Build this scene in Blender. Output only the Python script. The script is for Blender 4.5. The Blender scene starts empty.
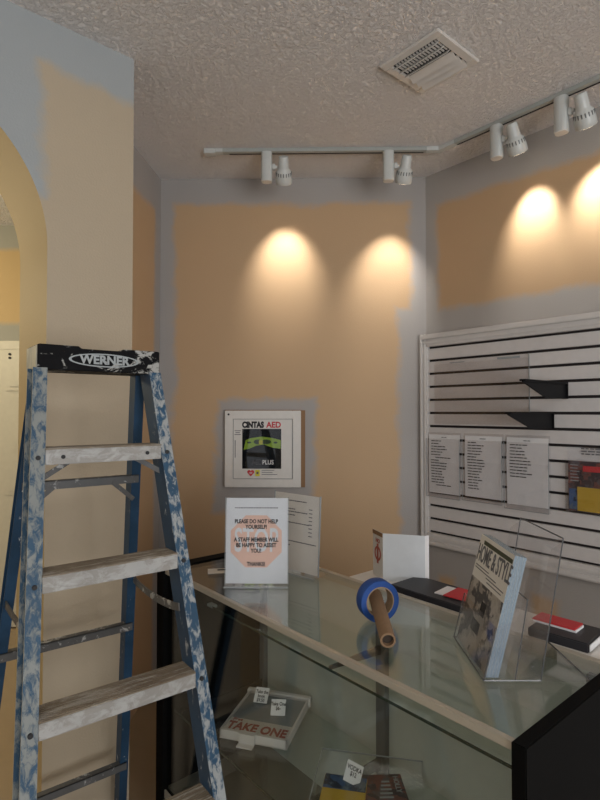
import bpy, bmesh, math, random
from mathutils import Vector, Matrix
R = math.radians
random.seed(7)
S = bpy.context.scene
COL = S.collection

# ------------------------------------------------------------ camera, light, exposure
cam_d = bpy.data.cameras.new('camera'); cam = bpy.data.objects.new('camera', cam_d); COL.objects.link(cam)
cam.location = (0, 0, 1.55); cam.rotation_euler = (R(90 + 1.285), 0, 0)
cam_d.sensor_fit = 'VERTICAL'; cam_d.sensor_height = 24; cam_d.lens = 24 * 535 / 800
cam_d.clip_start = 0.05
S.camera = cam
S.view_settings.view_transform = 'Standard'
S.view_settings.look = 'None'
S.view_settings.gamma = 1
S.view_settings.exposure = 0.12
S.cycles.transparent_max_bounces = 40

w = bpy.data.worlds.new('world'); S.world = w; w.use_nodes = True
bg = w.node_tree.nodes['Background']
bg.inputs[0].default_value = (0.93, 0.96, 1.0, 1); bg.inputs[1].default_value = 0.38

def area(name, loc, rot, sx, sy, e, c):
    l = bpy.data.lights.new(name, 'AREA'); l.shape = 'RECTANGLE'; l.size = sx; l.size_y = sy
    l.energy = e; l.color = c
    o = bpy.data.objects.new(name, l); o.location = loc; o.rotation_euler = rot; COL.objects.link(o)
    return o
area('fill_uplight', (2.0, -2.4, 1.45), (R(128), 0, R(32)), 2.4, 2.0, 100, (0.97, 0.98, 1.0))  # unseen area lamp added behind the camera, tipped up to brighten the ceiling
area('ceiling_fixture', (-.6, -1.2, 2.85), (R(12), 0, 0), 1.2, 1.2, 18, (1.0, 0.93, 0.84))
hl = bpy.data.lights.new('hall_lamp', 'POINT'); hl.energy = 42; hl.color = (1.0, .87, .58); hl.shadow_soft_size = .18
hlo = bpy.data.objects.new('hall_lamp', hl); hlo.location = (-2.75, 2.5, 2.25); COL.objects.link(hlo)

# ------------------------------------------------------------ mesh helpers
class MB:
    def __init__(s): s.bm = bmesh.new()
    def _add(s, t, M=None, mi=0):
        for f in t.faces: f.material_index = mi
        me = bpy.data.meshes.new('t'); t.to_mesh(me); t.free()
        if M: me.transform(M)
        s.bm.from_mesh(me); bpy.data.meshes.remove(me); return s
    def box(s, x0, x1, y0, y1, z0, z1, bev=0, M=None, mi=0, seg=2):
        t = bmesh.new()
        bmesh.ops.create_cube(t, size=1)
        for v in t.verts:
            v.co = Vector(((x0+x1)/2 + v.co.x*(x1-x0), (y0+y1)/2 + v.co.y*(y1-y0), (z0+z1)/2 + v.co.z*(z1-z0)))
        if bev: bmesh.ops.bevel(t, geom=t.edges[:], offset=bev, segments=seg, affect='EDGES')
        return s._add(t, M, mi)
    def prism(s, pts, a, b, ax='Y', M=None, mi=0, bev=0):
        """pts 2D outline, extruded from a to b along ax"""
        t = bmesh.new()
        def co(p, d):
            return {'Y': (p[0], d, p[1]), 'Z': (p[0], p[1], d), 'X': (d, p[0], p[1])}[ax]
        va = [t.verts.new(co(p, a)) for p in pts]; vb = [t.verts.new(co(p, b)) for p in pts]
        n = len(pts)
        t.faces.new(va); t.faces.new(vb[::-1])
        for i in range(n): t.faces.new((va[i], vb[i], vb[(i+1) % n], va[(i+1) % n]))
        bmesh.ops.recalc_face_normals(t, faces=t.faces[:])
        if bev: bmesh.ops.bevel(t, geom=t.edges[:], offset=bev, segments=1, affect='EDGES')
        return s._add(t, M, mi)
    def loft(s, rings, M=None, mi=0, close=True):
        t = bmesh.new(); V = [[t.verts.new(p) for p in r] for r in rings]; n = len(rings[0])
        for a, b in zip(V, V[1:]):
            for i in range(n): t.faces.new((a[i], a[(i+1) % n], b[(i+1) % n], b[i]))
        if close: t.faces.new(V[0][::-1]); t.faces.new(V[-1])
        bmesh.ops.recalc_face_normals(t, faces=t.faces[:])
        return s._add(t, M, mi)
    def tube(s, p0, p1, r0, r1=None, n=20, mi=0, M=None):
        p0 = Vector(p0); p1 = Vector(p1); r1 = r0 if r1 is None else r1
        q = (p1-p0).to_track_quat('Z', 'Y')
        rings = [[p + q @ Vector((r*math.cos(2*math.pi*i/n), r*math.sin(2*math.pi*i/n), 0)) for i in range(n)] for p, r in ((p0, r0), (p1, r1))]
        return s.loft(rings, M, mi)
    def lathe(s, prof, M=None, n=32, mi=0, closed=False):
        """prof (r,z) round Z"""
        t = bmesh.new()
        V = [[t.verts.new((r*math.cos(2*math.pi*i/n), r*math.sin(2*math.pi*i/n), z)) for i in range(n)] for r, z in prof]
        L = list(zip(V, V[1:]))
        if closed: L.append((V[-1], V[0]))
        for a, b in L:
            for i in range(n): t.faces.new((a[i], a[(i+1) % n], b[(i+1) % n], b[i]))
        if not closed:
            t.faces.new(V[0][::-1]); t.faces.new(V[-1])
        bmesh.ops.recalc_face_normals(t, faces=t.faces[:])
        return s._add(t, M, mi)
    def bar(s, p0, p1, wx, wz, M=None, mi=0, up=(0, 0, 1)):
        p0 = Vector(p0); p1 = Vector(p1); d = (p1-p0).normalized(); a = d.cross(Vector(up)).normalized(); b = a.cross(d)
        rings = [[p + a*wx/2*i + b*wz/2*j for i, j in ((-1, -1), (1, -1), (1, 1), (-1, 1))] for p in (p0, p1)]
        return s.loft(rings, M, mi)
    def path(s, pts, wx, wz, M=None, mi=0, up=(0, 0, 1)):
        pts = [Vector(p) for p in pts]; rings = []
        for i, p in enumerate(pts):
            d = (pts[min(i+1, len(pts)-1)] - pts[max(i-1, 0)]).normalized()
            a = d.cross(Vector(up)).normalized(); b = a.cross(d)
            rings.append([p + a*wx/2*u + b*wz/2*v for u, v in ((-1, -1), (1, -1), (1, 1), (-1, 1))])
        return s.loft(rings, M, mi)

def obj(name, mb, mats, parent=None, smooth=False, loc=None, rot=None):
    me = bpy.data.meshes.new(name); mb.bm.to_mesh(me); mb.bm.free()
    for m in (mats if isinstance(mats, (list, tuple)) else [mats]): me.materials.append(m)
    o = bpy.data.objects.new(name, me); COL.objects.link(o)
    if smooth:
        me.shade_smooth()
        try: me.set_sharp_from_angle(angle=R(40))
        except Exception: pass
    if parent: o.parent = parent
    if loc: o.location = loc
    if rot: o.rotation_euler = rot
    return o
def tag(o, label, cat, group=None):
    o['label'] = label; o['category'] = cat
    if group: o['group'] = group
    return o
def thing(name, label, cat, loc, rz=0, group=None):
    o = bpy.data.objects.new(name, None); o.empty_display_size = .05; COL.objects.link(o)
    o.location = loc; o.rotation_euler = (0, 0, rz)
    return tag(o, label, cat, group)
def structure(o): o['kind'] = 'structure'; return o
def dup(root, loc, rz, label):
    r = root.copy(); COL.objects.link(r); r.location = loc; r.rotation_euler = (0, 0, rz); r['label'] = label
    for ch in list(root.children):
        c = ch.copy(); COL.objects.link(c); c.parent = r
        for g in list(ch.children):
            d = g.copy(); COL.objects.link(d); d.parent = c
    return r
def T(x, y, z, rx=0, ry=0, rz=0):
    return Matrix.Translation((x, y, z)) @ Matrix.Rotation(rz, 4, 'Z') @ Matrix.Rotation(ry, 4, 'Y') @ Matrix.Rotation(rx, 4, 'X')

def text_mb(mb, s, size, M, align='LEFT', sx=1.0, bold=0.0, depth=0.0004, mi=0, shear=0.0):
    """lettering laid in the XY plane of M (M maps XY to the surface), added to mb"""
    c = bpy.data.curves.new('t', 'FONT'); c.body = s; c.size = size; c.align_x = align; c.align_y = 'CENTER'
    c.offset = bold; c.extrude = depth; c.shear = shear; c.resolution_u = 3
    o = bpy.data.objects.new('t', c); COL.objects.link(o)
    me = bpy.data.meshes.new_from_object(o.evaluated_get(bpy.context.evaluated_depsgraph_get()))
    me.transform(M @ Matrix.Diagonal((sx, 1, 1, 1)))
    for p in me.polygons: p.material_index = mi
    mb.bm.from_mesh(me); bpy.data.meshes.remove(me); bpy.data.objects.remove(o); bpy.data.curves.remove(c)
FRONT = Matrix.Rotation(R(90), 4, 'X')     # XY -> XZ plane, facing -Y

# ------------------------------------------------------------ materials
class NT:
    def __init__(s, name):
        s.m = bpy.data.materials.new(name); s.m.use_nodes = True; s.t = s.m.node_tree; s.t.nodes.clear()
        s.out = s.n('ShaderNodeOutputMaterial')
    def n(s, k, **kw):
        nd = s.t.nodes.new(k)
        for a, b in kw.items(): setattr(nd, a, b)
        return nd
    def l(s, a, b): s.t.links.new(a, b)
    def val(s, sock, v):
        if hasattr(v, 'type') and hasattr(v, 'links'): s.l(v, sock)
        elif v is not None: sock.default_value = v
    def math(s, op, a, b=None, clamp=False):
        nd = s.n('ShaderNodeMath', operation=op); nd.use_clamp = clamp
        s.val(nd.inputs[0], a)
        if b is not None: s.val(nd.inputs[1], b)
        return nd.outputs[0]
    def mix(s, f, a, b):
        nd = s.n('ShaderNodeMix', data_type='RGBA'); s.val(nd.inputs[0], f)
        s.val(nd.inputs[6], a if hasattr(a, 'links') else (*a, 1)); s.val(nd.inputs[7], b if hasattr(b, 'links') else (*b, 1))
        return nd.outputs[2]
    def noise(s, scale, detail=3, vec=None, rough=.5, dist=0):
        nd = s.n('ShaderNodeTexNoise'); nd.inputs['Scale'].default_value = scale; nd.inputs['Detail'].default_value = detail
        nd.inputs['Roughness'].default_value = rough; nd.inputs['Distortion'].default_value = dist
        if vec is not None: s.l(vec, nd.inputs['Vector'])
        return nd.outputs[0]
    def ramp(s, f, lo, hi):
        nd = s.n('ShaderNodeMapRange'); s.val(nd.inputs[0], f); nd.inputs[1].default_value = lo; nd.inputs[2].default_value = hi
        return nd.outputs[0]
    def co(s): return s.n('ShaderNodeTexCoord').outputs['Object']
    def bsdf(s, col, rough=.5, metal=0, spec=.5, bump=None, bs=.2, bd=.01, emit=None, es=0):
        b = s.n('ShaderNodeBsdfPrincipled')
        s.val(b.inputs['Base Color'], col if hasattr(col, 'links') else (*col, 1)); s.val(b.inputs['Roughness'], rough)
        b.inputs['Metallic'].default_value = metal; b.inputs['Specular IOR Level'].default_value = spec
        if bump is not None:
            bn = s.n('ShaderNodeBump'); bn.inputs['Strength'].default_value = bs; bn.inputs['Distance'].default_value = bd
            s.l(bump, bn.inputs['Height']); s.l(bn.outputs[0], b.inputs['Normal'])
        if emit:
            b.inputs['Emission Color'].default_value = (*emit, 1); b.inputs['Emission Strength'].default_value = es
        s.l(b.outputs[0], s.out.inputs[0]); return s.m
def plain(name, col, rough=.5, metal=0, spec=.5, var=.06, sc=30, bs=.05):
    t = NT(name); n = t.noise(sc, 3, t.co()); dark = tuple(c*(1-var*2) for c in col)
    return t.bsdf(t.mix(n, dark, col), rough, metal, spec, bump=n, bs=bs, bd=.002)

ORANGE = (.50, .345, .205); GREY = (.36, .34, .325)
def wall_paint(name, orange, grey=(), base_grey=True, og=ORANGE, gr=GREY, amp=.05):
    """orange boxes (u0,u1,z0,z1) of old paint under new grey cut in round the edges, then grey boxes over them"""
    t = NT(name); co = t.co(); sep = t.n('ShaderNodeSeparateXYZ'); t.l(co, sep.inputs[0])
    u, z = sep.outputs[0], sep.outputs[2]
    big = t.noise(5, 3, co, .6); fine = t.noise(60, 2, co)
    n = t.math('ADD', t.math('MULTIPLY', t.math('SUBTRACT', big, .5), amp*2), t.math('MULTIPLY', t.math('SUBTRACT', fine, .5), .02))
    def sdf(b):
        du = t.math('SUBTRACT', t.math('ABSOLUTE', t.math('SUBTRACT', u, (b[0]+b[1])/2)), (b[1]-b[0])/2)
        dz = t.math('SUBTRACT', t.math('ABSOLUTE', t.math('SUBTRACT', z, (b[2]+b[3])/2)), (b[3]-b[2])/2)
        return t.math('ADD', t.math('MAXIMUM', du, dz), n)
    def union(bs):
        d = sdf(bs[0])
        for b in bs[1:]: d = t.math('MINIMUM', d, sdf(b))
        return t.ramp(d, .024, -.018)
    m = union(orange)
    if grey: m = t.math('MULTIPLY', m, t.math('SUBTRACT', 1.0, union(grey)))
    g2 = tuple(c*1.12 for c in gr); o2 = tuple(c*1.06 for c in og)
    roll = t.noise(2.3, 2, co)
    col = t.mix(m, t.mix(roll, gr, g2), t.mix(roll, og, o2))
    tex = t.noise(140, 3, co)
    return t.bsdf(col, .62, spec=.25, bump=tex, bs=.25, bd=.004)

def glass(name, tint=(.86, .93, .89), f0=.045, gloss=1.0):
    t = NT(name); lw = t.n('ShaderNodeLayerWeight'); lw.inputs[0].default_value = .5
    fr = t.math('ADD', t.math('MULTIPLY', t.math('POWER', lw.outputs['Facing'], 5.0), 1 - f0), f0, clamp=True)
    tr = t.n('ShaderNodeBsdfTransparent'); tr.inputs[0].default_value = (*tint, 1)
    gl = t.n('ShaderNodeBsdfGlossy'); gl.inputs['Roughness'].default_value = .02; gl.inputs['Color'].default_value = (gloss, gloss, gloss, 1)
    mx = t.n('ShaderNodeMixShader'); t.l(fr, mx.inputs[0]); t.l(tr.outputs[0], mx.inputs[1]); t.l(gl.outputs[0], mx.inputs[2])
    t.l(mx.outputs[0], t.out.inputs[0]); return t.m

def splattered(name, base, splat=(.50, .52, .53), lo=.5, hi=.56, rough=.5, metal=0, sc=26, stretch=(1, 1, .45), base2=None, spec=.35):
    t = NT(name); mp = t.n('ShaderNodeMapping'); mp.inputs['Scale'].default_value = stretch; t.l(t.co(), mp.inputs[0])
    a = t.noise(sc, 6, mp.outputs[0], .68, .6); b = t.noise(sc*.25, 2, mp.outputs[0])
    f = t.ramp(t.math('ADD', a, t.math('MULTIPLY', t.math('SUBTRACT', b, .5), .35)), lo, hi)
    wear = t.noise(8, 4, t.co(), .7)
    base = t.mix(t.ramp(wear, .35, .7), base, base2 or tuple(c*.7 for c in base))
    sp = t.mix(t.noise(14, 2, t.co()), splat, tuple(c*.72 for c in splat))
    return t.bsdf(t.mix(f, base, sp), rough, spec=spec, bump=f, bs=.35, bd=.0015)

M = dict(
  white=plain('white_enamel', (.74, .72, .68), .42),
  whitepaint=plain('white_trim_paint', (.68, .655, .63), .5),
  slat=plain('white_slat_laminate', (.68, .655, .64), .38),
  groove=plain('dark_groove', (.02, .015, .015), .8),
  paper=plain('white_paper', (.80, .80, .80), .75),
  paperblue=plain('cool_white_paper', (.66, .69, .71), .75),
  cream=plain('cream_paper', (.74, .71, .65), .75),
  ink=plain('black_ink', (.02, .02, .022), .7),
  greyink=plain('grey_ink', (.14, .14, .15), .8),
  red=plain('red_print', (.55, .03, .04), .5),
  redink=plain('faded_red_ink', (.42, .10, .07), .7),
  peach=plain('faded_red_octagon', (.74, .50, .40), .75),
  black=plain('black_laminate', (.004, .004, .004), .6, spec=.05),
  blackp=plain('black_plastic', (.008, .008, .009), .5, spec=.15),
  binder=plain('black_vinyl', (.025, .025, .03), .5),
  alu=plain('satin_aluminium', (.50, .49, .46), .38, .6),
  frame=plain('champagne_aluminium', (.50, .46, .38), .42, .35),
  post=plain('grey_metal_upright', (.16, .17, .17), .45, .3),
  tape=plain('blue_masking_tape', (.010, .075, .33), .6, var=.15, sc=90),
  core=plain('tan_cardboard', (.38, .27, .17), .85, var=.12, sc=60),
  coretube=plain('brown_cardboard_tube', (.27, .165, .09), .8, var=.12, sc=60),
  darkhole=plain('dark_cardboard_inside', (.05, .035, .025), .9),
  yellow=plain('yellow_cover', (.52, .34, .04), .5),
  lime=plain('lime_green_plastic', (.40, .58, .03), .4),
  limedark=plain('dark_green_plastic', (.05, .08, .02), .4),
  yel=plain('bright_yellow', (.75, .68, .05), .5),
  tanedge=plain('brown_edge', (.27, .15, .07), .7),
  ventin=plain('duct_dark', (.03, .03, .03), .8),
  vent=plain('white_vent_metal', (.74, .71, .67), .45),
  light=plain('white_lamp_metal', (.60, .62, .60), .35, spec=.5),
  track=plain('white_track_metal', (.40, .42, .40), .4),
  doorp=plain('cream_door_paint', (.66, .62, .50), .45),
  rubber=plain('black_rubber', (.02, .02, .02), .8),
  edge=plain('pale_acrylic_edge', (.34, .37, .38), .25),
  darkedge=plain('grey_acrylic_edge', (.09, .095, .10), .25),
  bluepages=plain('blue_white_page_edges', (.26, .33, .39), .7, var=.2, sc=200),
  caseback=plain('beige_case_back', (.52, .55, .49), .5),
  casedeck=plain('worn_case_deck', (.20, .19, .16), .5, var=.3, sc=6),
  glass=glass('clear_case_glass', (.95, .975, .962), .06),
  acrylic=glass('clear_acrylic', (.985, .985, .99), .03),
  acrylicdim=glass('grey_clear_acrylic', (.965, .96, .962), .03),
  glassedge=plain('dark_green_glass_edge', (.02, .04, .03), .25),
  paleedge=plain('pale_glass_corner', (.30, .33, .32), .3),
  bluerail=splattered('blue_fibreglass_with_paint_drips', (.018, .070, .135), splat=(.36,.38,.38), lo=.46, hi=.58, sc=80, base2=(.02, .055, .10)),
  blueclean=splattered('blue_fibreglass', (.016, .055, .115), lo=.64, hi=.70, sc=40, base2=(.010, .035, .07)),
  bluedirty=splattered('blue_fibreglass_heavily_painted', (.018, .070, .135), (.26, .28, .27), lo=.43, hi=.59, sc=66, base2=(.03, .07, .12)),
  step=splattered('aluminium_step_face_with_paint', (.27, .26, .24), (.45, .45, .44), lo=.46, hi=.60, rough=.42, stretch=(.6, 1, 1), sc=40, base2=(.30, .29, .27)),
  tread=splattered('grimy_ribbed_tread', (.16, .125, .09), (.40, .37, .32), lo=.5, hi=.62, rough=.7, stretch=(.25, 2, 1), sc=40, base2=(.24, .20, .15)),
  brace=splattered('grey_metal_brace_with_paint', (.10, .10, .10), (.5, .5, .49), lo=.56, hi=.62, sc=35, stretch=(1, 1, 1)),
  cap=splattered('black_plastic_cap_with_paint', (.006, .006, .007), (.42, .42, .40), lo=.56, hi=.62, rough=.6, sc=34, stretch=(.7, 1, 1), spec=.08),
  capside=splattered('painted_over_cap_side', (.52, .48, .36), (.34, .33, .28), lo=.45, hi=.6, sc=20),
)
# cover picture for the magazine: blotchy grey room picture below a pale title block
def cover(name, c1, c2, c3, sc=30):
    t = NT(name); co = t.co()
    v = t.n('ShaderNodeTexVoronoi'); v.distance = 'CHEBYCHEV'; v.inputs['Scale'].default_value = sc; t.l(co, v.inputs['Vector'])
    n = t.noise(sc*.6, 4, co, .7)
    sp = t.n('ShaderNodeSeparateColor'); t.l(v.outputs['Color'], sp.inputs[0])
    col = t.mix(t.ramp(sp.outputs[0], .45, .55), c1, c2); col = t.mix(t.ramp(n, .52, .6), col, c3)
    return t.bsdf(col, .3)
M['cover'] = cover('room_photo_cover', (.30, .27, .23), (.05, .05, .05), (.42, .39, .34), 34)
M['coverdark'] = cover('dark_photo_cover', (.05, .035, .04), (.16, .06, .05), (.10, .09, .10), 45)
M['coverblue'] = cover('blue_photo_cover', (.05, .10, .22), (.02, .03, .06), (.12, .16, .2), 30)

def ceiling_mat():
    t = NT('knockdown_textured_ceiling'); co = t.co()
    a = t.noise(62, 5, co, .62, .8); b = t.noise(17, 3, co)
    h = t.math('ADD', t.ramp(a, .42, .62), t.math('MULTIPLY', b, .5))
    return t.bsdf((.90, .875, .86), .85, spec=.1, bump=h, bs=.85, bd=.009)
def floor_mat(name, c):
    t = NT(name); co = t.co(); b = t.n('ShaderNodeTexBrick'); t.l(co, b.inputs[0]); b.inputs['Scale'].default_value = 1
    b.inputs['Brick Width'].default_value = .9; b.inputs['Row Height'].default_value = .9; b.offset = 0; b.inputs['Mortar Size'].default_value = .0
    b.inputs['Color1'].default_value = (*c, 1); b.inputs['Color2'].default_value = (*[x*.93 for x in c], 1); b.inputs['Mortar'].default_value = (*[x*.3 for x in c], 1)
    n = t.noise(9, 5, co); return t.bsdf(t.mix(t.math('MULTIPLY', n, .4), b.outputs[0], tuple(x*.6 for x in c)), .45)

# ------------------------------------------------------------ room shell
H = 2.92
P1 = Vector((-.645, 2.05)); P3 = Vector((-.82, 3.126)); P4 = Vector((.732, 3.092))
A_ANG = math.atan2(.672, .741)                # arch wall runs up-right to its free corner P1
RW_ANG = math.atan2(-.7639, .6454)            # right wall and display case
BW_ANG = math.atan2(P4.y-P3.y, P4.x-P3.x)

structure(obj('floor', MB().box(-7, 5, -5, 5.2, -.1, 0), floor_mat('tan_tile_floor', (.42, .32, .20))))
structure(obj('ceiling', MB().box(-7, 5, -5, 5.2, H, H+.1), ceiling_mat()))
# arch wall
r, zc, tj = .53, 2.12, -.311
arc = [(tj - r - r*math.cos(math.pi*i/64), zc + r*math.sin(math.pi*i/64)) for i in range(65)]
prof = [(0, 0), (0, H), (-2.6, H), (-2.6, 0), (tj-2*r, 0)] + arc + [(tj, 0)]
arch = MB().prism(prof, 0, .33, 'Y')
for f in arch.bm.faces:
    c = f.calc_center_median()
    f.material_index = 1 if (abs(f.normal.y) < .5 and -1.38 < c.x < -.3 and c.z < H-.1) else 0
o = structure(obj('wall_left', arch, [wall_paint('arch_wall_paint', [(-.325, .3, 2.20, 2.745), (-3, .6, -.2, 2.30)], amp=.075, gr=(.34, .365, .375), og=(.45, .375, .275)),
                           wall_paint('arch_reveal_paint', [(-5, 5, -1, 3)], og=(.47, .345, .17))], smooth=True))
o.location = (P1.x, P1.y, 0); o.rotation_euler.z = A_ANG
# return wall
ret_dir = (Vector((-.855, 2.726)) - P3).normalized()
o = structure(obj('wall_return', MB().box(0, .93, -.04, 0, 0, H), wall_paint('return_wall_paint', [(.10, .82, -.2, 2.70)], amp=.03)))
o.location = (P3.x, P3.y, 0); o.rotation_euler.z = math.atan2(ret_dir.y, ret_dir.x)
# back wall
o = structure(obj('wall_back', MB().box(-.3, 1.9, 0, .15, 0, H),
    wall_paint('back_wall_paint', [(.088, 1.455, 2.15, 2.765), (.088, 1.39, -.2, 2.35)], [(.345, .90, 1.02, 1.62), (.32, .50, .98, 1.3)], amp=.06)))
o.location = (P3.x, P3.y, 0); o.rotation_euler.z = BW_ANG
# right wall
o = structure(obj('wall_right', MB().box(0, 4.2, 0, .15, 0, H),
    wall_paint('right_wall_paint', [(.085, 4.3, 2.13, 2.72), (.08, .17, .52, .63), (.62, .74, .50, .66), (1.2, 1.7, .3, .7)], amp=.04, gr=(.385, .365, .345))))
o.location = (P4.x, P4.y, 0); o.rotation_euler.z = RW_ANG
# walls behind the photographer's side and the hall beyond the arch
structure(obj('wall_hall', MB().box(-7, -.83, 3.9, 4.05, 0, H), wall_paint('hall_wall_paint', [(-8, 0, 2.20, 2.74), (-8, 0, -.2, 2.0)], amp=.01, og=(.56, .40, .20), gr=(.36, .35, .30))))
# hall door
dr = structure(obj('door_1', MB().box(-2.56, -1.75, 3.865, 3.9, .01, 2.0, .003), M['doorp']))
for x0, x1 in ((-2.48, -2.215), (-2.125, -1.86)):
    for z0, z1 in ((1.70, 1.86), (.95, 1.57), (.2, .8)):
        obj('door_panel', MB().box(x0, x1, 3.857, 3.866, z0, z1, .004).box(x0+.03, x1-.03, 3.850, 3.860, z0+.03, z1-.03, .004), M['doorp'], dr)
for z in (1.968, 1.942): obj('door_bumper', MB().tube((-2.10, 3.866, z), (-2.10, 3.858, z), .009, n=12), M['ink'], dr)
tr = MB().box(-2.65, -1.66, 3.86, 3.9, 2.0, 2.065, .006).box(-2.65, -2.565, 3.86, 3.9, 0, 2.0, .006).box(-1.745, -1.66, 3.86, 3.9, 0, 2.0, .006)
structure(obj('trim_1', tr, M['doorp']))

# ------------------------------------------------------------ slat wall panel on the right wall
slat = thing('slatwall_panel', 'large white slat wall panel with dark grooves and moulded frame on right wall', 'display panel', (P4.x, P4.y, 0), RW_ANG)
U1 = 3.2; zt, zb, sp = 1.915, .878, .0741
mb = MB(); mb.box(.036, U1, -.018, -.001, zb-.01, zt+.01, mi=1)
for k in range(14):
    z1 = zt - k*sp - .0068; z0 = zt - (k+1)*sp + .0068
    mb.box(.034, U1, -.034, -.012, z0, z1, .0015)
obj('slat_board', mb, [M['slat'], M['groove']], slat)
fr = MB()
def mould(mbx, lo, hi, vert, sign):
    """stepped moulding"""
    for a, b, d in ((0, 1, .042), (.12, .42, .056), (.55, .80, .049)):
        p, q = lo + (hi-lo)*a, lo + (hi-lo)*b
        if vert: mbx.box(min(p, q), max(p, q), -d, -.001, zb-.078, zt+.078, .003)
        else: mbx.box(.0, U1, -d, -.001, min(p, q), max(p, q), .003)
mould(fr, -.012, .036, True, 1); obj('side_moulding', fr, M['whitepaint'], slat)
fr = MB(); mould(fr, zt+.078, zt+.006, False, 1); obj('top_moulding', fr, M['whitepaint'], slat)
fr = MB(); mould(fr, zb-.078, zb-.006, False, 1); obj('bottom_moulding', fr, M['whitepaint'], slat)

def on_slat(u, z=0, y=-.036):
    c, s = math.cos(RW_ANG), math.sin(RW_ANG); return (P4.x + u*c - y*s, P4.y + u*s + y*c, z)

# three price-list pockets of clear acrylic with creased paper
def list_pocket(u0, u1, z0, z1, label, seed, fold):
    rnd = random.Random(seed); t = thing('list_holder', label, 'sign holder', on_slat(u0, z0), RW_ANG, 'price list holders on the slat wall')
    W, Hh = u1-u0, z1-z0
    a = MB(); a.box(-.006, W+.006, -.003, -.001, -.02, Hh+.012); a.box(-.006, W+.006, -.022, -.020, -.02, Hh*.93)
    a.box(-.006, W+.006, -.022, -.001, -.022, -.02)
    obj('clear_pocket', a, M['acrylicdim'], t)
    e = MB(); e.box(-.007, -.005, -.0225, -.0205, -.02, Hh*.93); e.box(W+.005, W+.007, -.0225, -.0205, -.02, Hh*.93)
    e.box(-.006, W+.006, -.023, -.0205, -.022, -.0195)
    obj('pocket_edge', e, M['edge'], t)
    # sheet with a horizontal fold, curling forward at the fold
    p = bmesh.new(); N = 24; rows = []
    for i in range(N+1):
        v = i/N; d = .012*max(0, 1-abs(v-fold)/.5)**1.5
        rows.append([p.verts.new((x*W, -.004-d*(.4+.6*x), v*Hh)) for x in (0, .33, .66, 1)])
    for a0, b0 in zip(rows, rows[1:]):
        for j in range(3): p.faces.new((a0[j], a0[j+1], b0[j+1], b0[j]))
    s = MB(); s._add(p); sh = obj('paper', s, M['paper'], t, smooth=False)
    sm = sh.modifiers.new('thick', 'SOLIDIFY'); sm.thickness = .0006
    b = MB()
    def row(z, x0, L, hgt=.0042):
        v = z/Hh
        x = x0
        while x < x0+L:
            wd = rnd.uniform(.012, .034); wd = min(wd, x0+L-x+.004)
            xm = (x+wd/2)/W; d = .012*max(0, 1-abs(v-fold)/.5)**1.5
            b.box(x, x+wd, -.0062-d*(.4+.6*min(1, xm+.1)), -.0052-d*(.4+.6*xm), z-hgt/2, z+hgt/2); x += wd+.004
    row(Hh*.955, W*.42, W*.14, .003)
    n = 18; z = Hh*.89
    for k in range(n):
        if z < Hh*(.12 if seed != 3 else .42): break
        row(z, W*.09 + (rnd.random() < .15)*.03, W*rnd.uniform(.22, .52)); z -= Hh*.047
    obj('printed_lines', b, M['ink'], sh)
    return t
list_pocket(.045, .245, 1.10, 1.425, 'leftmost clear holder with a creased white price list next to the wall corner', 1, .55)
list_pocket(.275, .488, 1.105, 1.425, 'middle clear holder with a white price list reaching nearly to its foot', 2, .60)
list_pocket(.512, .722, 1.095, 1.425, 'right clear holder with a short price list, lower half blank', 3, .62)

# big blank acrylic sign sleeve
t = thing('acrylic_sleeve', 'large empty clear acrylic sleeve hooked on upper slat wall', 'sign holder', on_slat(.085, 1.485), RW_ANG)
a = MB(); a.box(0, .545, -.004, -.001, 0, .35); a.box(0, .545, -.012, -.009, 0, .33); obj('clear_sheet', a, glass('thin_clear_sleeve', (.985, .982, .982), .025), t)
obj('hook_lip', MB().box(.10, .19, -.006, -.004, .332, .336), M['edge'], t); obj('hook_lip', MB().box(.38, .50, -.006, -.004, .332, .342), M['edge'], t); obj('sheet_edge', MB().box(.543, .546, -.004, -.001, 0, .35), M['edge'], t)

# shelf brackets, arms stick out from the wall into the room
def bracket(u, z, label):
    t = thing('shelf_bracket', label, 'shelf bracket', on_slat(u, z), RW_ANG, 'black brackets on the slat wall')
    a = MB(); pr = [(0, -.072), (0, .0), (-.40, .0), (-.40, -.008), (-.20, -.070)]
    a.prism(pr, -.0035, .0035, 'X', bev=.001); obj('arm', a, M['blackp'], t)
    a = MB(); a.prism([(0, -.004), (0, .004), (-.40, .004), (-.40, -.004)], -.013, .013, 'X'); obj('top_flange', a, M['blackp'], t)
    a = MB(); a.box(-.013, .013, -.006, .0, -.072, .002, .001); a.box(-.010, .010, -.001, .016, -.012, -.004); obj('back_plate', a, M['blackp'], t)
    return t
bracket(.80, 1.682, 'upper of two black shelf brackets jutting from the slat wall')
bracket(.735, 1.545, 'lower of two black shelf brackets, just above the price lists')

# brochure holder at the right edge
t = thing('brochure_holder', 'clear wall pocket with colourful brochures at the right end of the slat wall', 'brochure holder', on_slat(.808, 1.115), RW_ANG)
a = MB(); a.box(0, .30, -.004, -.001, -.01, .28); a.box(0, .30, -.034, -.031, -.01, .20); a.box(0, .30, -.034, -.001, -.012, -.01); a.box(0, .002, -.034, -.001, -.01, .22)
obj('clear_pocket', a, M['acrylic'], t)
br = obj('brochure', MB().box(.006, .294, -.014, -.006, -.008, .215), M['coverdark'], t)
obj('yellow_patch', MB().box(.045, .29, -.016, -.0142, -.006, .10), M['yellow'], br)
obj('blue_patch', MB().box(.010, .044, -.016, -.0142, -.002, .09), M['coverblue'], br)
obj('red_title', MB().box(.07, .16, -.016, -.0142, .17, .195), M['red'], br)
b = MB()
for k in range(6): b.box(.015, .015+random.uniform(.03, .045), -.016, -.0142, .195-k*.014, .199-k*.014)
obj('pale_lines', b, M['edge'], br)
b = MB()
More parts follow.
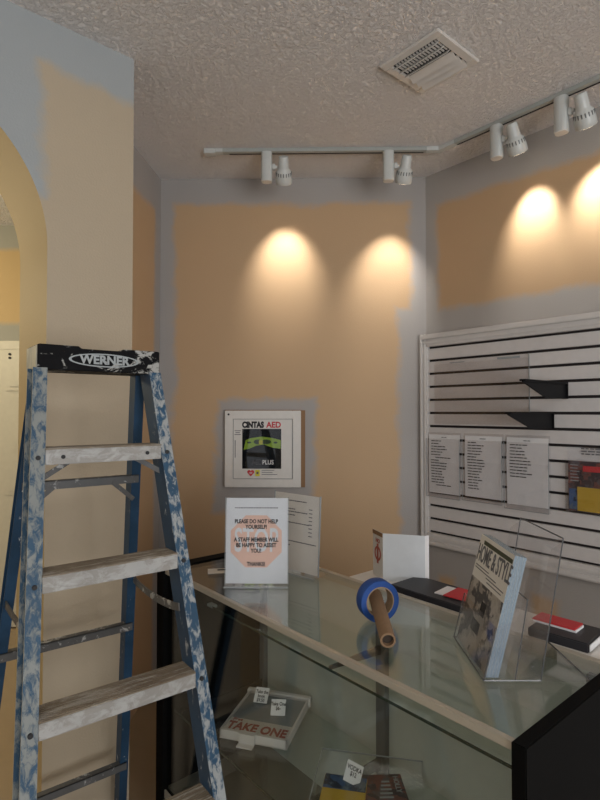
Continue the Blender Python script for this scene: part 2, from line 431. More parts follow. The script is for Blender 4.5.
for k in range(3):
    x = .06
    while x < .27: wd = random.uniform(.01, .03); b.box(x, x+wd, -.0062, -.0042, .245+k*.012, .250+k*.012); x += wd+.006
obj('printed_lines', b, M['greyink'], t)

# ------------------------------------------------------------ AED cabinet on the back wall
def on_back(u, y, z):
    c, s = math.cos(BW_ANG), math.sin(BW_ANG); return (P3.x + u*c - y*s, P3.y + u*s + y*c, z)
W, Hh = .438, .440
aed = thing('defibrillator_cabinet', 'white square AED cabinet with a window hanging on the back wall', 'defibrillator cabinet', on_back(.388, 0, 1.118), BW_ANG)
c = MB()
for x0, x1, z0, z1 in ((0, .048, 0, Hh), (W-.048, W, 0, Hh), (.048, W-.048, 0, .048), (.048, W-.048, Hh-.048, Hh)):
    c.box(x0, x1, -.036, -.001, z0, z1, .002)
obj('body', c, M['white'], aed)
obj('brown_edge_strip', MB().box(W-.004, W+.024, -.012, -.001, -.002, Hh+.002, .001).box(-.003, W, -.012, -.001, Hh-.004, Hh+.004), M['tanedge'], aed)  # brown strip along the right side and top of the cabinet
d = MB(); a0, a1, b0, b1 = .050, W-.050, .050, Hh-.050
wx0, wx1, wz0, wz1 = .100, .325, .106, .335
d.box(a0, wx0, -.033, -.028, b0, b1); d.box(wx1, a1, -.033, -.028, b0, b1); d.box(wx0, wx1, -.033, -.028, b0, wz0); d.box(wx0, wx1, -.033, -.028, wz1, b1)
door = obj('door', d, M['white'], aed)
s = MB()
for x0, x1, z0, z1 in ((a0-.002, a0, b0, b1), (a1, a1+.003, b0, b1), (a0, a1, b0-.002, b0), (a0, a1, b1, b1+.002)): s.box(x0, x1, -.0365, -.03, z0, z1)
obj('door_gap', s, M['greyink'], door)
obj('window_pane', MB().box(wx0, wx1, -.031, -.029, wz0, wz1), glass('cabinet_window', (.9, .92, .94)), door)
obj('cabinet_interior', MB().box(wx0-.02, wx1+.02, -.006, -.002, wz0-.02, wz1+.02), M['blackp'], aed)
tx = MB(); text_mb(tx, 'CINTAS', .046, T(.100, -.0335, .357) @ FRONT, bold=.0030, sx=.78); obj('black_lettering', tx, M['ink'], door)
tx = MB(); text_mb(tx, 'AED', .046, T(.240, -.0335, .357) @ FRONT, bold=.0016, sx=.95); obj('red_lettering', tx, M['red'], door)
tx = MB(); text_mb(tx, 'AED', .045, T(.155, -.0315, .142) @ FRONT, sx=.7, bold=-.0008); obj('outline_lettering', tx, M['greyink'], door)
tx = MB(); text_mb(tx, 'PLUS', .036, T(.216, -.0315, .142) @ FRONT, sx=.85, bold=.0004); obj('white_lettering', tx, M['paper'], door)
tx = MB()
for k in range(3): tx.box(.213, .213+(.072, .062, .09)[k], -.0338, -.0329, .096-k*.012, .099-k*.012)
for k, L in enumerate((.036, .026, .036)): tx.box(.074-L/2, .074+L/2, -.0338, -.0329, .322-k*.011, .326-k*.011)
tx.box(.058, .062, -.0338, -.0329, .170, .27)
obj('small_print', tx, M['greyink'], door)
h = [(.150, .062), (.130, .084), (.131, .094), (.139, .099), (.146, .098), (.150, .092), (.154, .098), (.161, .099), (.169, .094), (.170, .084)]
ht = obj('heart_sign', MB().prism(h, -.0342, -.033), M['red'], door)
tx = MB(); text_mb(tx, 'AED', .010, T(.150, -.0344, .082) @ FRONT, align='CENTER', bold=.0003); obj('heart_lettering', tx, M['paper'], ht)
yb = obj('yellow_badge', MB().box(.176, .202, -.0342, -.033, .064, .100, .0015), M['yel'], door)
obj('badge_mark', MB().box(.183, .195, -.0350, -.0343, .075, .089), M['greyink'], yb)
obj('screw', MB().tube((.022, -.036, Hh-.022), (.022, -.039, Hh-.022), .006, n=12), M['ink'], aed)
# the defibrillator behind the window
u = thing('defibrillator', 'lime green and black defibrillator inside the wall cabinet', 'defibrillator', on_back(.388, -.01, 1.118+.11), BW_ANG)
obj('case', MB().box(.105, .32, -.010, .002, .0, .17, .004), M['blackp'], u)
pts = [(.108, .105), (.120, .160), (.150, .172), (.212, .180), (.275, .172), (.322, .160), (.322, .110), (.27, .118), (.225, .135), (.18, .128), (.14, .110)]
fa = obj('green_face', MB().prism(pts, -.0155, -.0095), M['lime'], u)
e = MB(); 
for cx, rx in ((.190, .024), (.238, .028)):
    e.prism([(cx+rx*math.cos(a*.393), .150+.014*math.sin(a*.393)) for a in range(16)], -.0168, -.0152)
for cx in (.14, .292): e.prism([(cx+.012*math.cos(a*.785), .146+.006*math.sin(a*.785)) for a in range(8)], -.0168, -.0152)
obj('dark_oval', e, M['limedark'], fa)
obj('yellow_button', MB().box(.196, .218, -.018, -.0166, .136, .160, .002), M['yel'], fa)

# ------------------------------------------------------------ ceiling: air vent, track and four spotlights
vo = Vector((.506, 2.065)); va = math.atan2(-.7639, .6454)
vx, vy = .275/2, .272/2
v = thing('air_vent', 'square white louvred air vent in the textured ceiling', 'vent', (vo.x, vo.y, H), RW_ANG)
f = MB(); b_ = .035
for x0, x1, y0, y1 in ((-vx, vx, -vy, -vy+b_), (-vx, vx, vy-b_, vy), (-vx, -vx+b_, -vy+b_, vy-b_), (vx-b_, vx, -vy+b_, vy-b_)): f.box(x0, x1, y0, y1, -.012, -.001, .003)
obj('vent_frame', f, M['vent'], v)
obj('duct_opening', MB().box(-vx+.02, vx-.02, -vy+.02, vy-.02, -.004, -.001), M['ventin'], v)
for k in range(6):
    y = -vy + b_ + .012 + k*.0355
    sgn = 1 if k < 3 else -1
    q = MB().box(-vx+b_, vx-b_, -.017, .017, -.0012, .0012, M=T(0, y, -.016, R(48 if k < 3 else -34)))
    obj('louvre', q, M['vent'], v)
q = MB()
for k in range(14): q.box(-.09+k*.014, -.084+k*.014, -.095, -.02, -.010, -.005)
obj('damper_fins', q, M['vent'], v)

TB0 = Vector((-.47, 2.765)); TB1 = Vector((.722, 2.742)); TR1 = TB1 + Vector((.6454, -.7639))*2.0
tr = thing('light_track', 'white ceiling light track bending at the room corner', 'light track', (TB1.x, TB1.y, H))
def track_bar(name, p0, p1):
    d = (p1-p0).to_3d(); L = d.length; ang = math.atan2(d.y, d.x)
    m = MB(); Mx = T(p0.x-TB1.x, p0.y-TB1.y, 0, rz=ang)
    m.box(0, L, -.017, .017, -.020, -.001, .0015, M=Mx)
    m.box(.10, L-.08, .0060, .0168, -.0207, -.0195, M=Mx, mi=1)
    return obj(name, m, [M['track'], M['groove']], tr)
track_bar('track_rail', TB0, TB1); track_bar('track_rail', TB1, TR1)
m = MB().box(-.03, .03, -.022, .022, -.027, -.001, .003, M=T(TB0.x-TB1.x, TB0.y-TB1.y, 0)).box(.03, .07, -.018, .018, -.0205, -.001, .002, M=T(TB0.x-TB1.x, TB0.y-TB1.y, 0, rz=BW_ANG))
obj('feed_cap', m, M['light'], tr)
m = MB().box(-.07, .0, -.018, .018, -.0215, -.001, .002, M=T(0, 0, 0, rz=BW_ANG)).box(0, .10, -.018, .018, -.0215, -.001, .002, M=T(0, 0, 0, rz=RW_ANG)).tube((0, 0, -.001), (0, 0, -.022), .018)
obj('elbow_joint', m, M['light'], tr)

def track_light(p, ang, label, aim, yaw=0):
    """box adapter under the track, lamp head on a swivel beside it"""
    t = thing('track_light', label, 'spotlight', (p.x, p.y, H-.021), ang, 'spotlights on the ceiling track')
    m = MB(); n = 16; pts = [(.026*max(-.82, min(.82, math.cos(2*math.pi*i/n)))*1.32, .026*math.sin(2*math.pi*i/n)) for i in range(n)]
    m.prism(pts, -.150, 0, 'Z', bev=.0012); obj('adapter_housing', m, M['light'], t, smooth=True)
    obj('housing_end', MB().prism([(x*.9, y*.9) for x, y in pts], -.154, -.148, 'Z'), M['white'], t)
    obj('swivel_arm', MB().tube((.02, 0, -.075), (.055, 0, -.075), .008, n=12).box(.03, .044, -.010, .010, -.09, -.06, .002), M['light'], t)
    h = T(.088, 0, -.082, rx=R(aim), rz=R(yaw)) @ Matrix.Scale(1.12, 4)
    hd = MB()
    prof = [(.010, .052), (.019, .052), (.022, .046), (.0245, .004), (.026, -.004), (.0345, -.012), (.0375, -.030), (.039, -.050), (.0385, -.066), (.036, -.069), (.033, -.060), (.012, -.056)]
    hd.lathe(prof, h, 32)
    head = obj('lamp_head', hd, M['light'], t, smooth=True)
    vents = MB()
    for k in range(18):
        a = 2*math.pi*k/18; vents.box(-.0022, .0022, .0345, .0376, -.032, -.016, M=h @ Matrix.Rotation(a, 4, 'Z'))
    obj('cooling_slot', vents, M['post'], head)
    bl = NT('lit_bulb_glass').bsdf((.9, .85, .75), .3, emit=(1, .82, .6), es=3.0)
    bulb = MB(); bulb.lathe([(.001, -.061), (.032, -.067), (.032, -.070), (.001, -.073)], h, 24); obj('bulb', bulb, bl, head)
    for nm, e_, sz, bl_ in (('lamp_beam', LAMP_W*.45, 46, .9), ('lamp_wash', LAMP_W*1.35, 61, .85)):
        l = bpy.data.lights.new(nm, 'SPOT'); l.energy = e_; l.color = (1.0, .93, .84); l.spot_size = R(sz); l.spot_blend = bl_; l.shadow_soft_size = .025
        lo = bpy.data.objects.new(nm, l); COL.objects.link(lo); lo.parent = t
        lo.matrix_local = h @ Matrix.Scale(1/1.12, 4) @ Matrix.Translation((0, 0, -.086)) @ Matrix.Rotation(R(8 if nm == 'lamp_beam' else 0), 4, 'X')
    return t
LAMP_W = 14
for (x, y, ang, lab, aim, yaw) in (
    (-.173, 2.757, BW_ANG, 'leftmost white spotlight on the track along the back wall', 40, 1),
    (.458, 2.745, BW_ANG, 'white spotlight on the back wall track, the one nearest the room corner', 34, 7),
    (.928, 2.498, RW_ANG, 'white spotlight over the right wall, the one nearest the room corner', 35, 5),
    (1.122, 2.269, RW_ANG, 'rightmost white spotlight, nearest the right edge of the photo', 36, 6)):
    track_light(Vector((x, y)), ang, lab, aim, yaw)

# ------------------------------------------------------------ glass display case
FR = Vector((.381, .965)); L = 1.36; D = .445; ZT = .965
cs = thing('display_case', 'long glass-topped showcase with black end panels and pale metal front edge', 'display case', (FR.x, FR.y, 0), RW_ANG)
def case_pt(x, y, z):   # case frame -> world
    c, s = math.cos(RW_ANG), math.sin(RW_ANG); return Vector((FR.x + x*c - y*s, FR.y + x*s + y*c, z))
def framed(mbx, x0, x1, y0, y1, z0, z1): return mbx.box(x0, x1, y0, y1, z0, z1)
obj('end_panel', MB().box(.0, .028, -.012, D+.02, 0, ZT+.004, .002), M['black'], cs)
obj('end_panel', MB().box(-L-.055, -L, -.012, D+.02, 0, ZT+.004, .002), M['black'], cs)
obj('top_glass', MB().box(-L, 0, .010, D-.012, ZT-.007, ZT-.001), M['glass'], cs)
obj('front_glass', MB().box(-L, 0, .006, .011, .16, ZT-.016), glass('case_front_glass', (.96, .975, .962), .022), cs)
obj('front_rail', MB().box(-L, 0, -.006, .010, ZT-.016, ZT, .0015), M['frame'], cs)
obj('lower_rail', MB().box(-L, 0, -.004, .002, .13, .16, .001), M['frame'], cs)
obj('back_rail', MB().box(-L, 0, D-.014, D+.010, ZT-.028, ZT, .0015), M['frame'], cs)
obj('back_panel', MB().box(-L, 0, D-.006, D, .16, ZT-.028), M['caseback'], cs)
obj('upright', MB().box(-L+.015, -L+.045, D-.030, D-.008, .16, ZT-.028, .002), M['post'], cs)
u_ = MB().box(-.70, -.66, D-.030, D-.008, .16, ZT-.028, .002); obj('upright', u_, M['post'], cs)
obj('upright', MB().box(-.045, -.015, D-.030, D-.008, .16, ZT-.028, .002), M['post'], cs)
sh = obj('glass_shelf', MB().box(-L+.012, -.01, .170, D-.035, .796, .802), M['glass'], cs)
obj('shelf_edge', MB().box(-L+.012, -.01, .1675, .170, .7955, .8025), M['glassedge'], sh)
obj('shelf_corner', MB().box(-L+.010, -L+.05, .166, .19, .794, .8045, .002), M['paleedge'], sh)
sh = obj('glass_shelf', MB().box(-L+.012, -.01, .03, D-.035, .44, .446), M['glass'], cs)
obj('shelf_edge', MB().box(-L+.012, -.01, .0275, .030, .4395, .4465), M['glassedge'], sh)
for xx in (-L+.03, -.68, -.03):
    obj('shelf_arm', MB().prism([(D-.03, .795), (D-.03, .765), (.19, .785), (.19, .795)], xx-.003, xx+.003, 'X'), M['blackp'], cs)
    obj('shelf_arm', MB().prism([(D-.03, .439), (D-.03, .40), (.05, .428), (.05, .439)], xx-.003, xx+.003, 'X'), M['blackp'], cs)
obj('base', MB().box(-L, 0, .0, D, .0, .13).box(-L, 0, .012, D, .13, .16), [M['black']], cs)
obj('deck', MB().box(-L, 0, .012, D-.006, .16, .168), M['casedeck'], cs)

# white ledge behind the case
lg = thing('back_counter', 'narrow white counter directly behind the glass case', 'counter', (FR.x, FR.y, 0), RW_ANG)
obj('counter_top', MB().box(-.885, .9, D+.022, D+.20, .925, .955, .003), M['white'], lg)
obj('cabinet_body', MB().box(-.87, .88, D+.03, D+.17, 0, .925, .002), M['whitepaint'], lg)

# ------------------------------------------------------------ things on the glass top
def frame_sign(name, label, x, y, rz, W, Hh, lean, mats):
    t = thing(name, label, 'sign', (x, y, ZT), rz)
    base = MB().box(-.003, W+.003, -.030, .055, 0, .003, .001); obj('clear_foot', base, M['acrylicdim'], t)
    obj('foot_edge', MB().box(-.003, W+.003, -.031, -.0295, 0, .0035), M['edge'], t)
    Mx = T(0, 0, .003, rx=R(-lean))
    obj('acrylic_sleeve', MB().box(-.002, W+.002, -.0035, -.0022, 0, Hh+.003, M=Mx), glass('sign_sleeve', (.985, .985, .99), .02), t)
    pg = obj('sheet', MB().box(0, W, -.001, .001, .003, Hh, M=Mx), mats, t)
    for x in (-.003, W+.0015): obj('sleeve_edge', MB().box(x, x+.0015, -.004, .002, 0, Hh+.003, M=Mx), M['edge'], t)
    return t, pg, Mx
W, Hh = .210, .288
t, pg, Mx = frame_sign('counter_sign', 'white upright sign with pink STOP octagon asking people not to help themselves', -.252, 1.822, R(-1), W, Hh, 4, M['paperblue'])
cx, cz, ro = W*.49, .143, .094
pts = [(cx+ro*math.cos(R(22.5+45*i)), cz+ro*math.sin(R(22.5+45*i))) for i in range(8)]
oc = obj('octagon', MB().prism(pts, -.00125, -.00095, M=Mx), M['peach'], pg)
tx = MB(); text_mb(tx, 'STOP', .112, Mx @ T(cx, -.0013, cz) @ FRONT, 'CENTER', sx=.56, bold=.0015, depth=.0001); obj('faded_lettering', tx, M['paperblue'], oc)
tx = MB()
for s, z, k in (('PLEASE DO NOT HELP', .209, 1), ('YOURSELF!', .1905, 1), ('A STAFF MEMBER WILL', .148, 1), ('BE HAPPY TO ASSIST', .1295, 1), ('YOU!', .111, 1), ('THANKS!', .067, 1)):
    text_mb(tx, s, .0185, Mx @ T(cx, -.0019, z) @ FRONT, 'CENTER', sx=.80, bold=.0007, depth=.0002)
obj('lettering', tx, M['ink'], pg)
tx = MB(); x = .03
while x < W-.035: wd = random.uniform(.004, .011); tx.box(x, x+wd, -.0021, -.0015, .2535, .2565, M=Mx); x += wd+.0015
obj('small_print', tx, M['greyink'], pg)
W, Hh = .222, .279
t, pg, Mx = frame_sign('price_sign', 'cream upright price list sign standing behind the STOP sign', -.102, 2.045, R(-42), W, Hh, 3, M['cream'])
tx = MB()
for z, x0, x1 in ((.252, .07, .155), (.222, .02, .10), (.212, .02, .16), (.200, .03, .10), (.172, .02, .175), (.105, .02, .205), (.09, .03, .08)):
    x = x0
    while x < x1: wd = random.uniform(.006, .018); tx.box(x, min(x+wd, x1+.004), -.0021, -.0014, z, z+.0035, M=Mx); x += wd+.002
for k in range(8): tx.box(.172, .188, -.0021, -.0014, .228-k*.0135, .231-k*.0135, M=Mx)
obj('printed_lines', tx, M['greyink'], pg)
# small card with a black slot
t = thing('counter_card', 'small white card with a black strip lying left of the STOP sign', 'card', (-.338, 1.975, ZT), R(10))
obj('card', MB().box(0, .10, -.03, .03, 0, .0012), M['cream'], t)
obj('black_strip', MB().box(.035, .09, .002, .018, .0012, .0018), M['ink'], t)

# blue tape roll standing on its rim, cardboard tube pushed through it
tp = case_pt(-.527, .232, 0)
ROT = R(16)
t = thing('tape_roll', 'roll of blue painters tape standing on edge on the glass top', 'tape', (tp.x, tp.y, ZT), ROT)
rot = T(0, 0, .057, rx=R(90))
obj('tape', MB().lathe([(.0415, -.019), (.0565, -.019), (.057, -.018), (.057, .018), (.0565, .019), (.0415, .019)], rot, 48, closed=True), M['tape'], t, smooth=True)
obj('cardboard_core', MB().lathe([(.0385, -.019), (.0415, -.019), (.0415, .019), (.0385, .019)], rot, 40, closed=True), M['core'], t, smooth=True)
te = case_pt(-.388, .114, 0)
c = thing('cardboard_tube', 'brown cardboard tube leaning out of the blue tape roll', 'tube', (te.x, te.y, ZT), 0)
d = Vector((tp.x-te.x, tp.y-te.y, 0)); Ld = d.length; d.normalize()
p0 = Vector((0, 0, .0205)); p1 = d*(Ld+.055) + Vector((0, 0, .052))
ax = (p1-p0).normalized(); q = ax.to_track_quat('Z', 'Y').to_matrix().to_4x4(); Lt = (p1-p0).length
m = MB().lathe([(.0145, 0), (.0195, 0), (.0195, Lt), (.0145, Lt)], Matrix.Translation(p0) @ q, 28, closed=True)
obj('tube_wall', m, M['coretube'], c, smooth=True)
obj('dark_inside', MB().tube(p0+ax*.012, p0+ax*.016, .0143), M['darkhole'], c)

# magazine rack: two-tier clear brochure stand, magazines in the front tier
BX, BY = .405, 1.402
WD = .228
st = thing('magazine_stand', 'clear acrylic two-tier magazine stand on the right end of the glass case', 'magazine stand', (BX, BY, ZT), R(-90))
def sheet_prism(mb, pts, x0, x1, th=.0025): # polyline in (y,z) thickened, extruded along x
    for a, b in zip(pts, pts[1:]):
        a = Vector(a); b = Vector(b); d_ = (b-a).normalized(); n_ = Vector((-d_.y, d_.x))*th/2
        mb.prism([tuple(a-n_), tuple(b-n_), tuple(b+n_), tuple(a+n_)], x0, x1, 'X')
tf, tr_ = .25, .17
Y0, Y1, Y2, Y3 = -.006, .036, .062, .118      # feet of: front lip, front back-plate, rear lip, rear back-plate
HF = .115
m = MB(); sheet_prism(m, [(Y0+tf*HF, HF), (Y0, .003), (Y1, .003), (Y1+.255*tf, .258)], 0, WD); obj('front_tier', m, M['acrylic'], st)
m = MB(); sheet_prism(m, [(Y2+.17*tr_, .175), (Y2, .0035), (Y3, .0035), (Y3+.305*tr_, .308)], 0, WD); obj('rear_tier', m, M['acrylic'], st)
for x in (0, WD-.003):
    obj('side_cheek', MB().prism([(Y0, 0), (Y1, 0), (Y1+.13*tf, .13), (Y0+HF*tf, HF)], x, x+.003, 'X'), M['acrylic'], st)
    obj('rear_cheek', MB().prism([(Y2, 0), (Y3, 0), (Y3+.30*tr_, .30), (Y3-.02+.27*tr_, .285), (Y3-.028+.2*tr_, .20), (Y2+.17*tr_, .175)], x, x+.003, 'X'), M['acrylicdim'], st)
obj('clear_foot', MB().box(0, WD, Y3+.002, .225, 0, .0035), M['acrylicdim'], st)
def rod(pts, lab='acrylic_edge', w_=.0024):
    m = MB()
    for a, b in zip(pts, pts[1:]): m.bar(a, b, w_, w_, up=(.3, .9, .1))
    obj(lab, m, M['darkedge'], st)
for x in (.001, WD-.001):
    rod([(x, Y0+HF*tf, HF), (x, Y0, .002), (x, Y3, .002)])
    rod([(x, Y3+.305*tr_, .308), (x, Y3, .002)])
    rod([(x, Y2+.17*tr_, .175), (x, Y2, .002)])
rod([(0, Y3+.305*tr_, .309), (WD, Y3+.305*tr_, .309)]); rod([(0, Y2+.17*tr_, .176), (WD, Y2+.17*tr_, .176)])
rod([(0, Y0, .002), (WD, Y0, .002)], w_=.002); rod([(0, .225, .002), (WD, .225, .002)])
NM = 4
for k in range(NM):
    th = .0068; y0 = .001+k*.0070
    lab = ('front magazine of the stack, HOME & STYLE cover with a grey room photo',
           'second magazine, directly behind the front one', 'third magazine of the stack, second from the back', 'rearmost magazine of the stack in the stand')[k]
    mg = thing('magazine', lab, 'magazine', (BX, BY, ZT+.0055), R(-90), 'magazines in the clear stand')
    Mx = T(.007, y0, 0, rx=-math.atan(tf))
    w_, h_ = .212, .272 - .0015*k
    pgs = obj('pages', MB().box(.0006, w_+.0006, .0003, th-.0003, 0, h_+.0004, M=Mx), M['bluepages'], mg)
    cv = obj('cover', MB().prism([(0, 0), (w_, 0), (w_, .0003), (.0005, .0003), (.0005, th-.0003), (w_, th-.0003), (w_, th), (0, th)], 0, h_+.0005, 'Z', M=Mx), M['cream'], mg)
    if k == 0:
        obj('cover_photo', MB().box(0, w_, -.0006, 0, .0, .165, M=Mx), M['cover'], cv)
        obj('green_band', MB().box(.030, w_-.002, -.0006, 0, .252, .262, M=Mx), plain('dark_green_band', (.05, .06, .03), .5), cv)
        tx = MB(); text_mb(tx, 'HOME & STYLE', .060, Mx @ T(.003, -.0006, .226) @ FRONT, sx=.545, bold=.0006); obj('title_lettering', tx, M['greyink'], cv)
        tx = MB()
        for z, x0, x1 in ((.196, .01, .10), (.189, .01, .15), (.182, .09, .20), (.174, .10, .19)):
            tx.box(x0, x1, -.0008, 0, z, z+.002, M=Mx)
        obj('small_print', tx, M['greyink'], cv)
        m = MB(); m.box(.100, .130, -.0012, -.0004, .098, .130, M=Mx); obj('dark_window', m, M['ink'], cv)
        m = MB(); m.box(.070, .120, -.0012, -.0004, .052, .080, M=Mx); obj('dark_fireplace', m, M['ink'], cv)

# ------------------------------------------------------------ things on the white counter behind
ZL = .955
def on_case(name, label, cat, x, y, z, rz=0, group=None):
    p = case_pt(x, y, z); return thing(name, label, cat, (p.x, p.y, z), RW_ANG+rz, group)
t = on_case('binder', 'flat black binder lying on the white counter behind the tape roll', 'binder', -.69, .478, ZL)
obj('cover', MB().box(0, .285, 0, .150, 0, .020, .002), M['binder'], t); obj('pages', MB().box(.012, .283, .004, .146, .003, .017), M['paper'], t)
t = on_case('binder', 'black binder lying at the right end behind the magazine stand', 'binder', -.215, .475, ZL, R(4))
obj('cover', MB().box(0, .15, 0, .13, 0, .024, .003), M['binder'], t); obj('pages', MB().box(.006, .152, .006, .124, .004, .020), M['paper'], t)
t = on_case('red_booklet', 'red and white booklet on the white counter left of the magazine stand', 'booklet', -.505, .51, ZL+.020, R(6))
obj('cover', MB().box(0, .10, 0, .10, .003, .0055, .0006), M['red'], t); obj('pages', MB().box(-.035, .095, .01, .095, 0, .003), M['paper'], t)
t = on_case('red_booklet', 'red and white booklet seen through the clear magazine stand', 'booklet', -.225, .52, ZL+.0245, R(3))
obj('cover', MB().box(0, .11, 0, .06, .006, .010, .001), M['red'], t); obj('pages', MB().box(.002, .112, .003, .058, 0, .006), M['paper'], t)
# folded white leaflet standing up
lp = case_pt(-.775, .540, ZL)
t = thing('folded_leaflet', 'white folded leaflet standing open on the white counter by the back wall', 'leaflet', (lp.x, lp.y, ZL), 0)
def panel(name, a, b, h0, h1, m, par, th=.0012):
    a = Vector(a); b = Vector(b); d_ = (b-a); n_ = Vector((-d_.y, d_.x)).normalized()*th
    mb_ = MB(); mb_.loft([[(a.x, a.y, 0), (b.x, b.y, 0), (b.x+n_.x, b.y+n_.y, 0), (a.x+n_.x, a.y+n_.y, 0)], [(a.x, a.y, h0), (b.x, b.y, h1), (b.x+n_.x, b.y+n_.y, h1), (a.x+n_.x, a.y+n_.y, h0)]])
    return obj(name, mb_, m, par)
g0 = Vector((-.024, .078)); g1 = Vector((0, 0)); g2 = Vector((.140, -.040))
lf = panel('printed_face', g0, g1, .165, .165, M['cream'], t)
panel('back_face', g1, g2, .165, .165, M['paperblue'], t)
panel('back_face', g2, g2+Vector((.016, .010)), .165, .165, M['paper'], t)
nd = (g1-g0).normalized(); an = math.atan2(nd.y, nd.x); Mx = T(g0.x, g0.y, 0, rz=an)
m = MB(); m.box(.0, .081, -.0018, -.0006, .150, .164, M=Mx); obj('dark_border', m, M['tanedge'], lf)
m = MB(); m.lathe([(.018, 0), (.026, 0), (.026, .001), (.018, .001)], Mx @ T(.042, -.0008, .085, rx=R(90)), 24, closed=True)
m.bar((.042, -.0015, .05), (.042, -.0015, .12), .001, .012, M=Mx, up=(1, 0, 0))
obj('red_emblem', m, M['redink'], lf)
tx = MB(); text_mb(tx, 'NO', .022, Mx @ T(.042, -.0012, .130) @ FRONT, 'CENTER', bold=.0004); obj('lettering', tx, M['redink'], lf)

# ------------------------------------------------------------ things inside the case
SZ = .4462
t = on_case('take_one_box', 'white TAKE ONE brochure box lying on the lower glass shelf', 'brochure box', -1.09, .065, SZ, R(33))
W, Dp = .240, .268
bx = MB()
bx.box(0, W, 0, Dp, 0, .004); bx.box(0, .007, 0, Dp, .0, .030, .001); bx.box(W-.007, W, 0, Dp, 0, .030, .001); bx.box(0, W, 0, .008, 0, .030, .001); bx.box(-.006, W+.006, Dp-.01, Dp+.012, 0, .036, .003)
obj('tray', bx, M['whitepaint'], t)
obj('clear_lid', MB().box(.005, W-.005, .006, Dp-.01, .030, .0315), M['acrylicdim'], t)
lp_ = obj('label_sheet', MB().box(.008, W-.008, .009, .085, .024, .026), M['cream'], t)
obj('grey_sheet', MB().box(.008, W-.008, .086, Dp-.012, .022, .024), M['edge'], t)
tx = MB(); text_mb(tx, 'TAKE ONE', .060, T(W/2, .038, .0264), 'CENTER', sx=.74, bold=.002); obj('red_lettering', tx, M['redink'], lp_)
tx = MB(); text_mb(tx, 'Free', .022, T(.018, .076, .0264), sx=.9, bold=.0003); obj('script_lettering', tx, M['redink'], lp_)
obj('front_clip', MB().box(.075, .130, -.014, -.0005, -.0, .034, .001).box(.075, .130, -.034, -.012, .0, .004).box(.075, .130, -.014, .006, .0332, .0350), M['whitepaint'], t)
def tagcard(label, x, y, rz, z, lines, tilt=42, roll=0):
    c_ = on_case('price_tag', label, 'price tag', x, y, z, rz, 'hand-written price tags in the case')
    Tm = T(0, 0, .0006, rx=R(tilt), ry=R(roll))
    obj('card', MB().box(-.026, .026, 0, .054, 0, .0008, M=Tm), M['paper'], c_)
    tx = MB()
    for i, s in enumerate(lines): text_mb(tx, s, .0165, Tm @ T(0, .038-.0145*i, .001), 'CENTER', sx=.8, bold=.0004, depth=.0002)
    obj('handwriting', tx, M['ink'], c_); return c_
c0 = Vector((-1.09, .065)); ca, sa = math.cos(R(33)), math.sin(R(33))
def boxpt(x, y): return (c0.x + x*ca - y*sa, c0.y + x*sa + y*ca)
tagcard('left price tag on the TAKE ONE box, three lines of writing', *boxpt(.075, .185), R(36), SZ+.0320, ['Take the', 'book', '$9.50'])
tagcard('right price tag on the TAKE ONE box, two lines of writing', *boxpt(.165, .125), R(46), SZ+.0320, ['Take One', '$6-'])

hx, hy = -.607, .050
t = on_case('book_tray', 'clear tray holding a yellow book and a dark magazine on the lower shelf', 'tray', hx, hy, SZ, R(38))
a = MB(); a.box(-.01, .30, -.02, .26, 0, .003); a.box(-.01, -.007, -.02, .26, 0, .04); a.box(-.01, .30, .257, .26, 0, .04); a.box(.297, .30, -.02, .26, 0, .04)
obj('clear_tray', a, M['acrylic'], t)
e = MB(); e.bar((-.0085, -.02, .04), (-.0085, .26, .04), .003, .003); e.bar((-.0085, .2585, .04), (.30, .2585, .04), .003, .003); obj('tray_edge', e, M['edge'], t)
t = on_case('book', 'yellow book with blue top band lying in the clear tray', 'book', hx+.022, hy-.005, SZ+.003, R(38))
bk = obj('cover', MB().box(.0, .125, -.02, .19, 0, .020, .001), M['yellow'], t); obj('blue_band', MB().box(.001, .124, .13, .189, .0201, .0206), M['coverblue'], bk)
t = on_case('magazine', 'dark magazine lying beside the yellow book in the case', 'magazine', -.482, .150, SZ+.0035, R(52))
bk = obj('cover', MB().box(0, .125, -.03, .20, 0, .012, .001), M['coverdark'], t)
m = MB()
for k in range(5): m.box(.045+k*.004, .085, .10+k*.016, .107+k*.016, .0121, .0125)
text_mb(m, 'HOLLY', .022, T(.105, .19, .0124, rz=R(-90)), 'LEFT', bold=.0002)
obj('pale_lines', m, M['edge'], bk)
tagcard('tilted price tag standing between the yellow book and the dark magazine', -.617, .215, R(50), SZ+.026, ['VODKA', '$12'], tilt=50, roll=28)

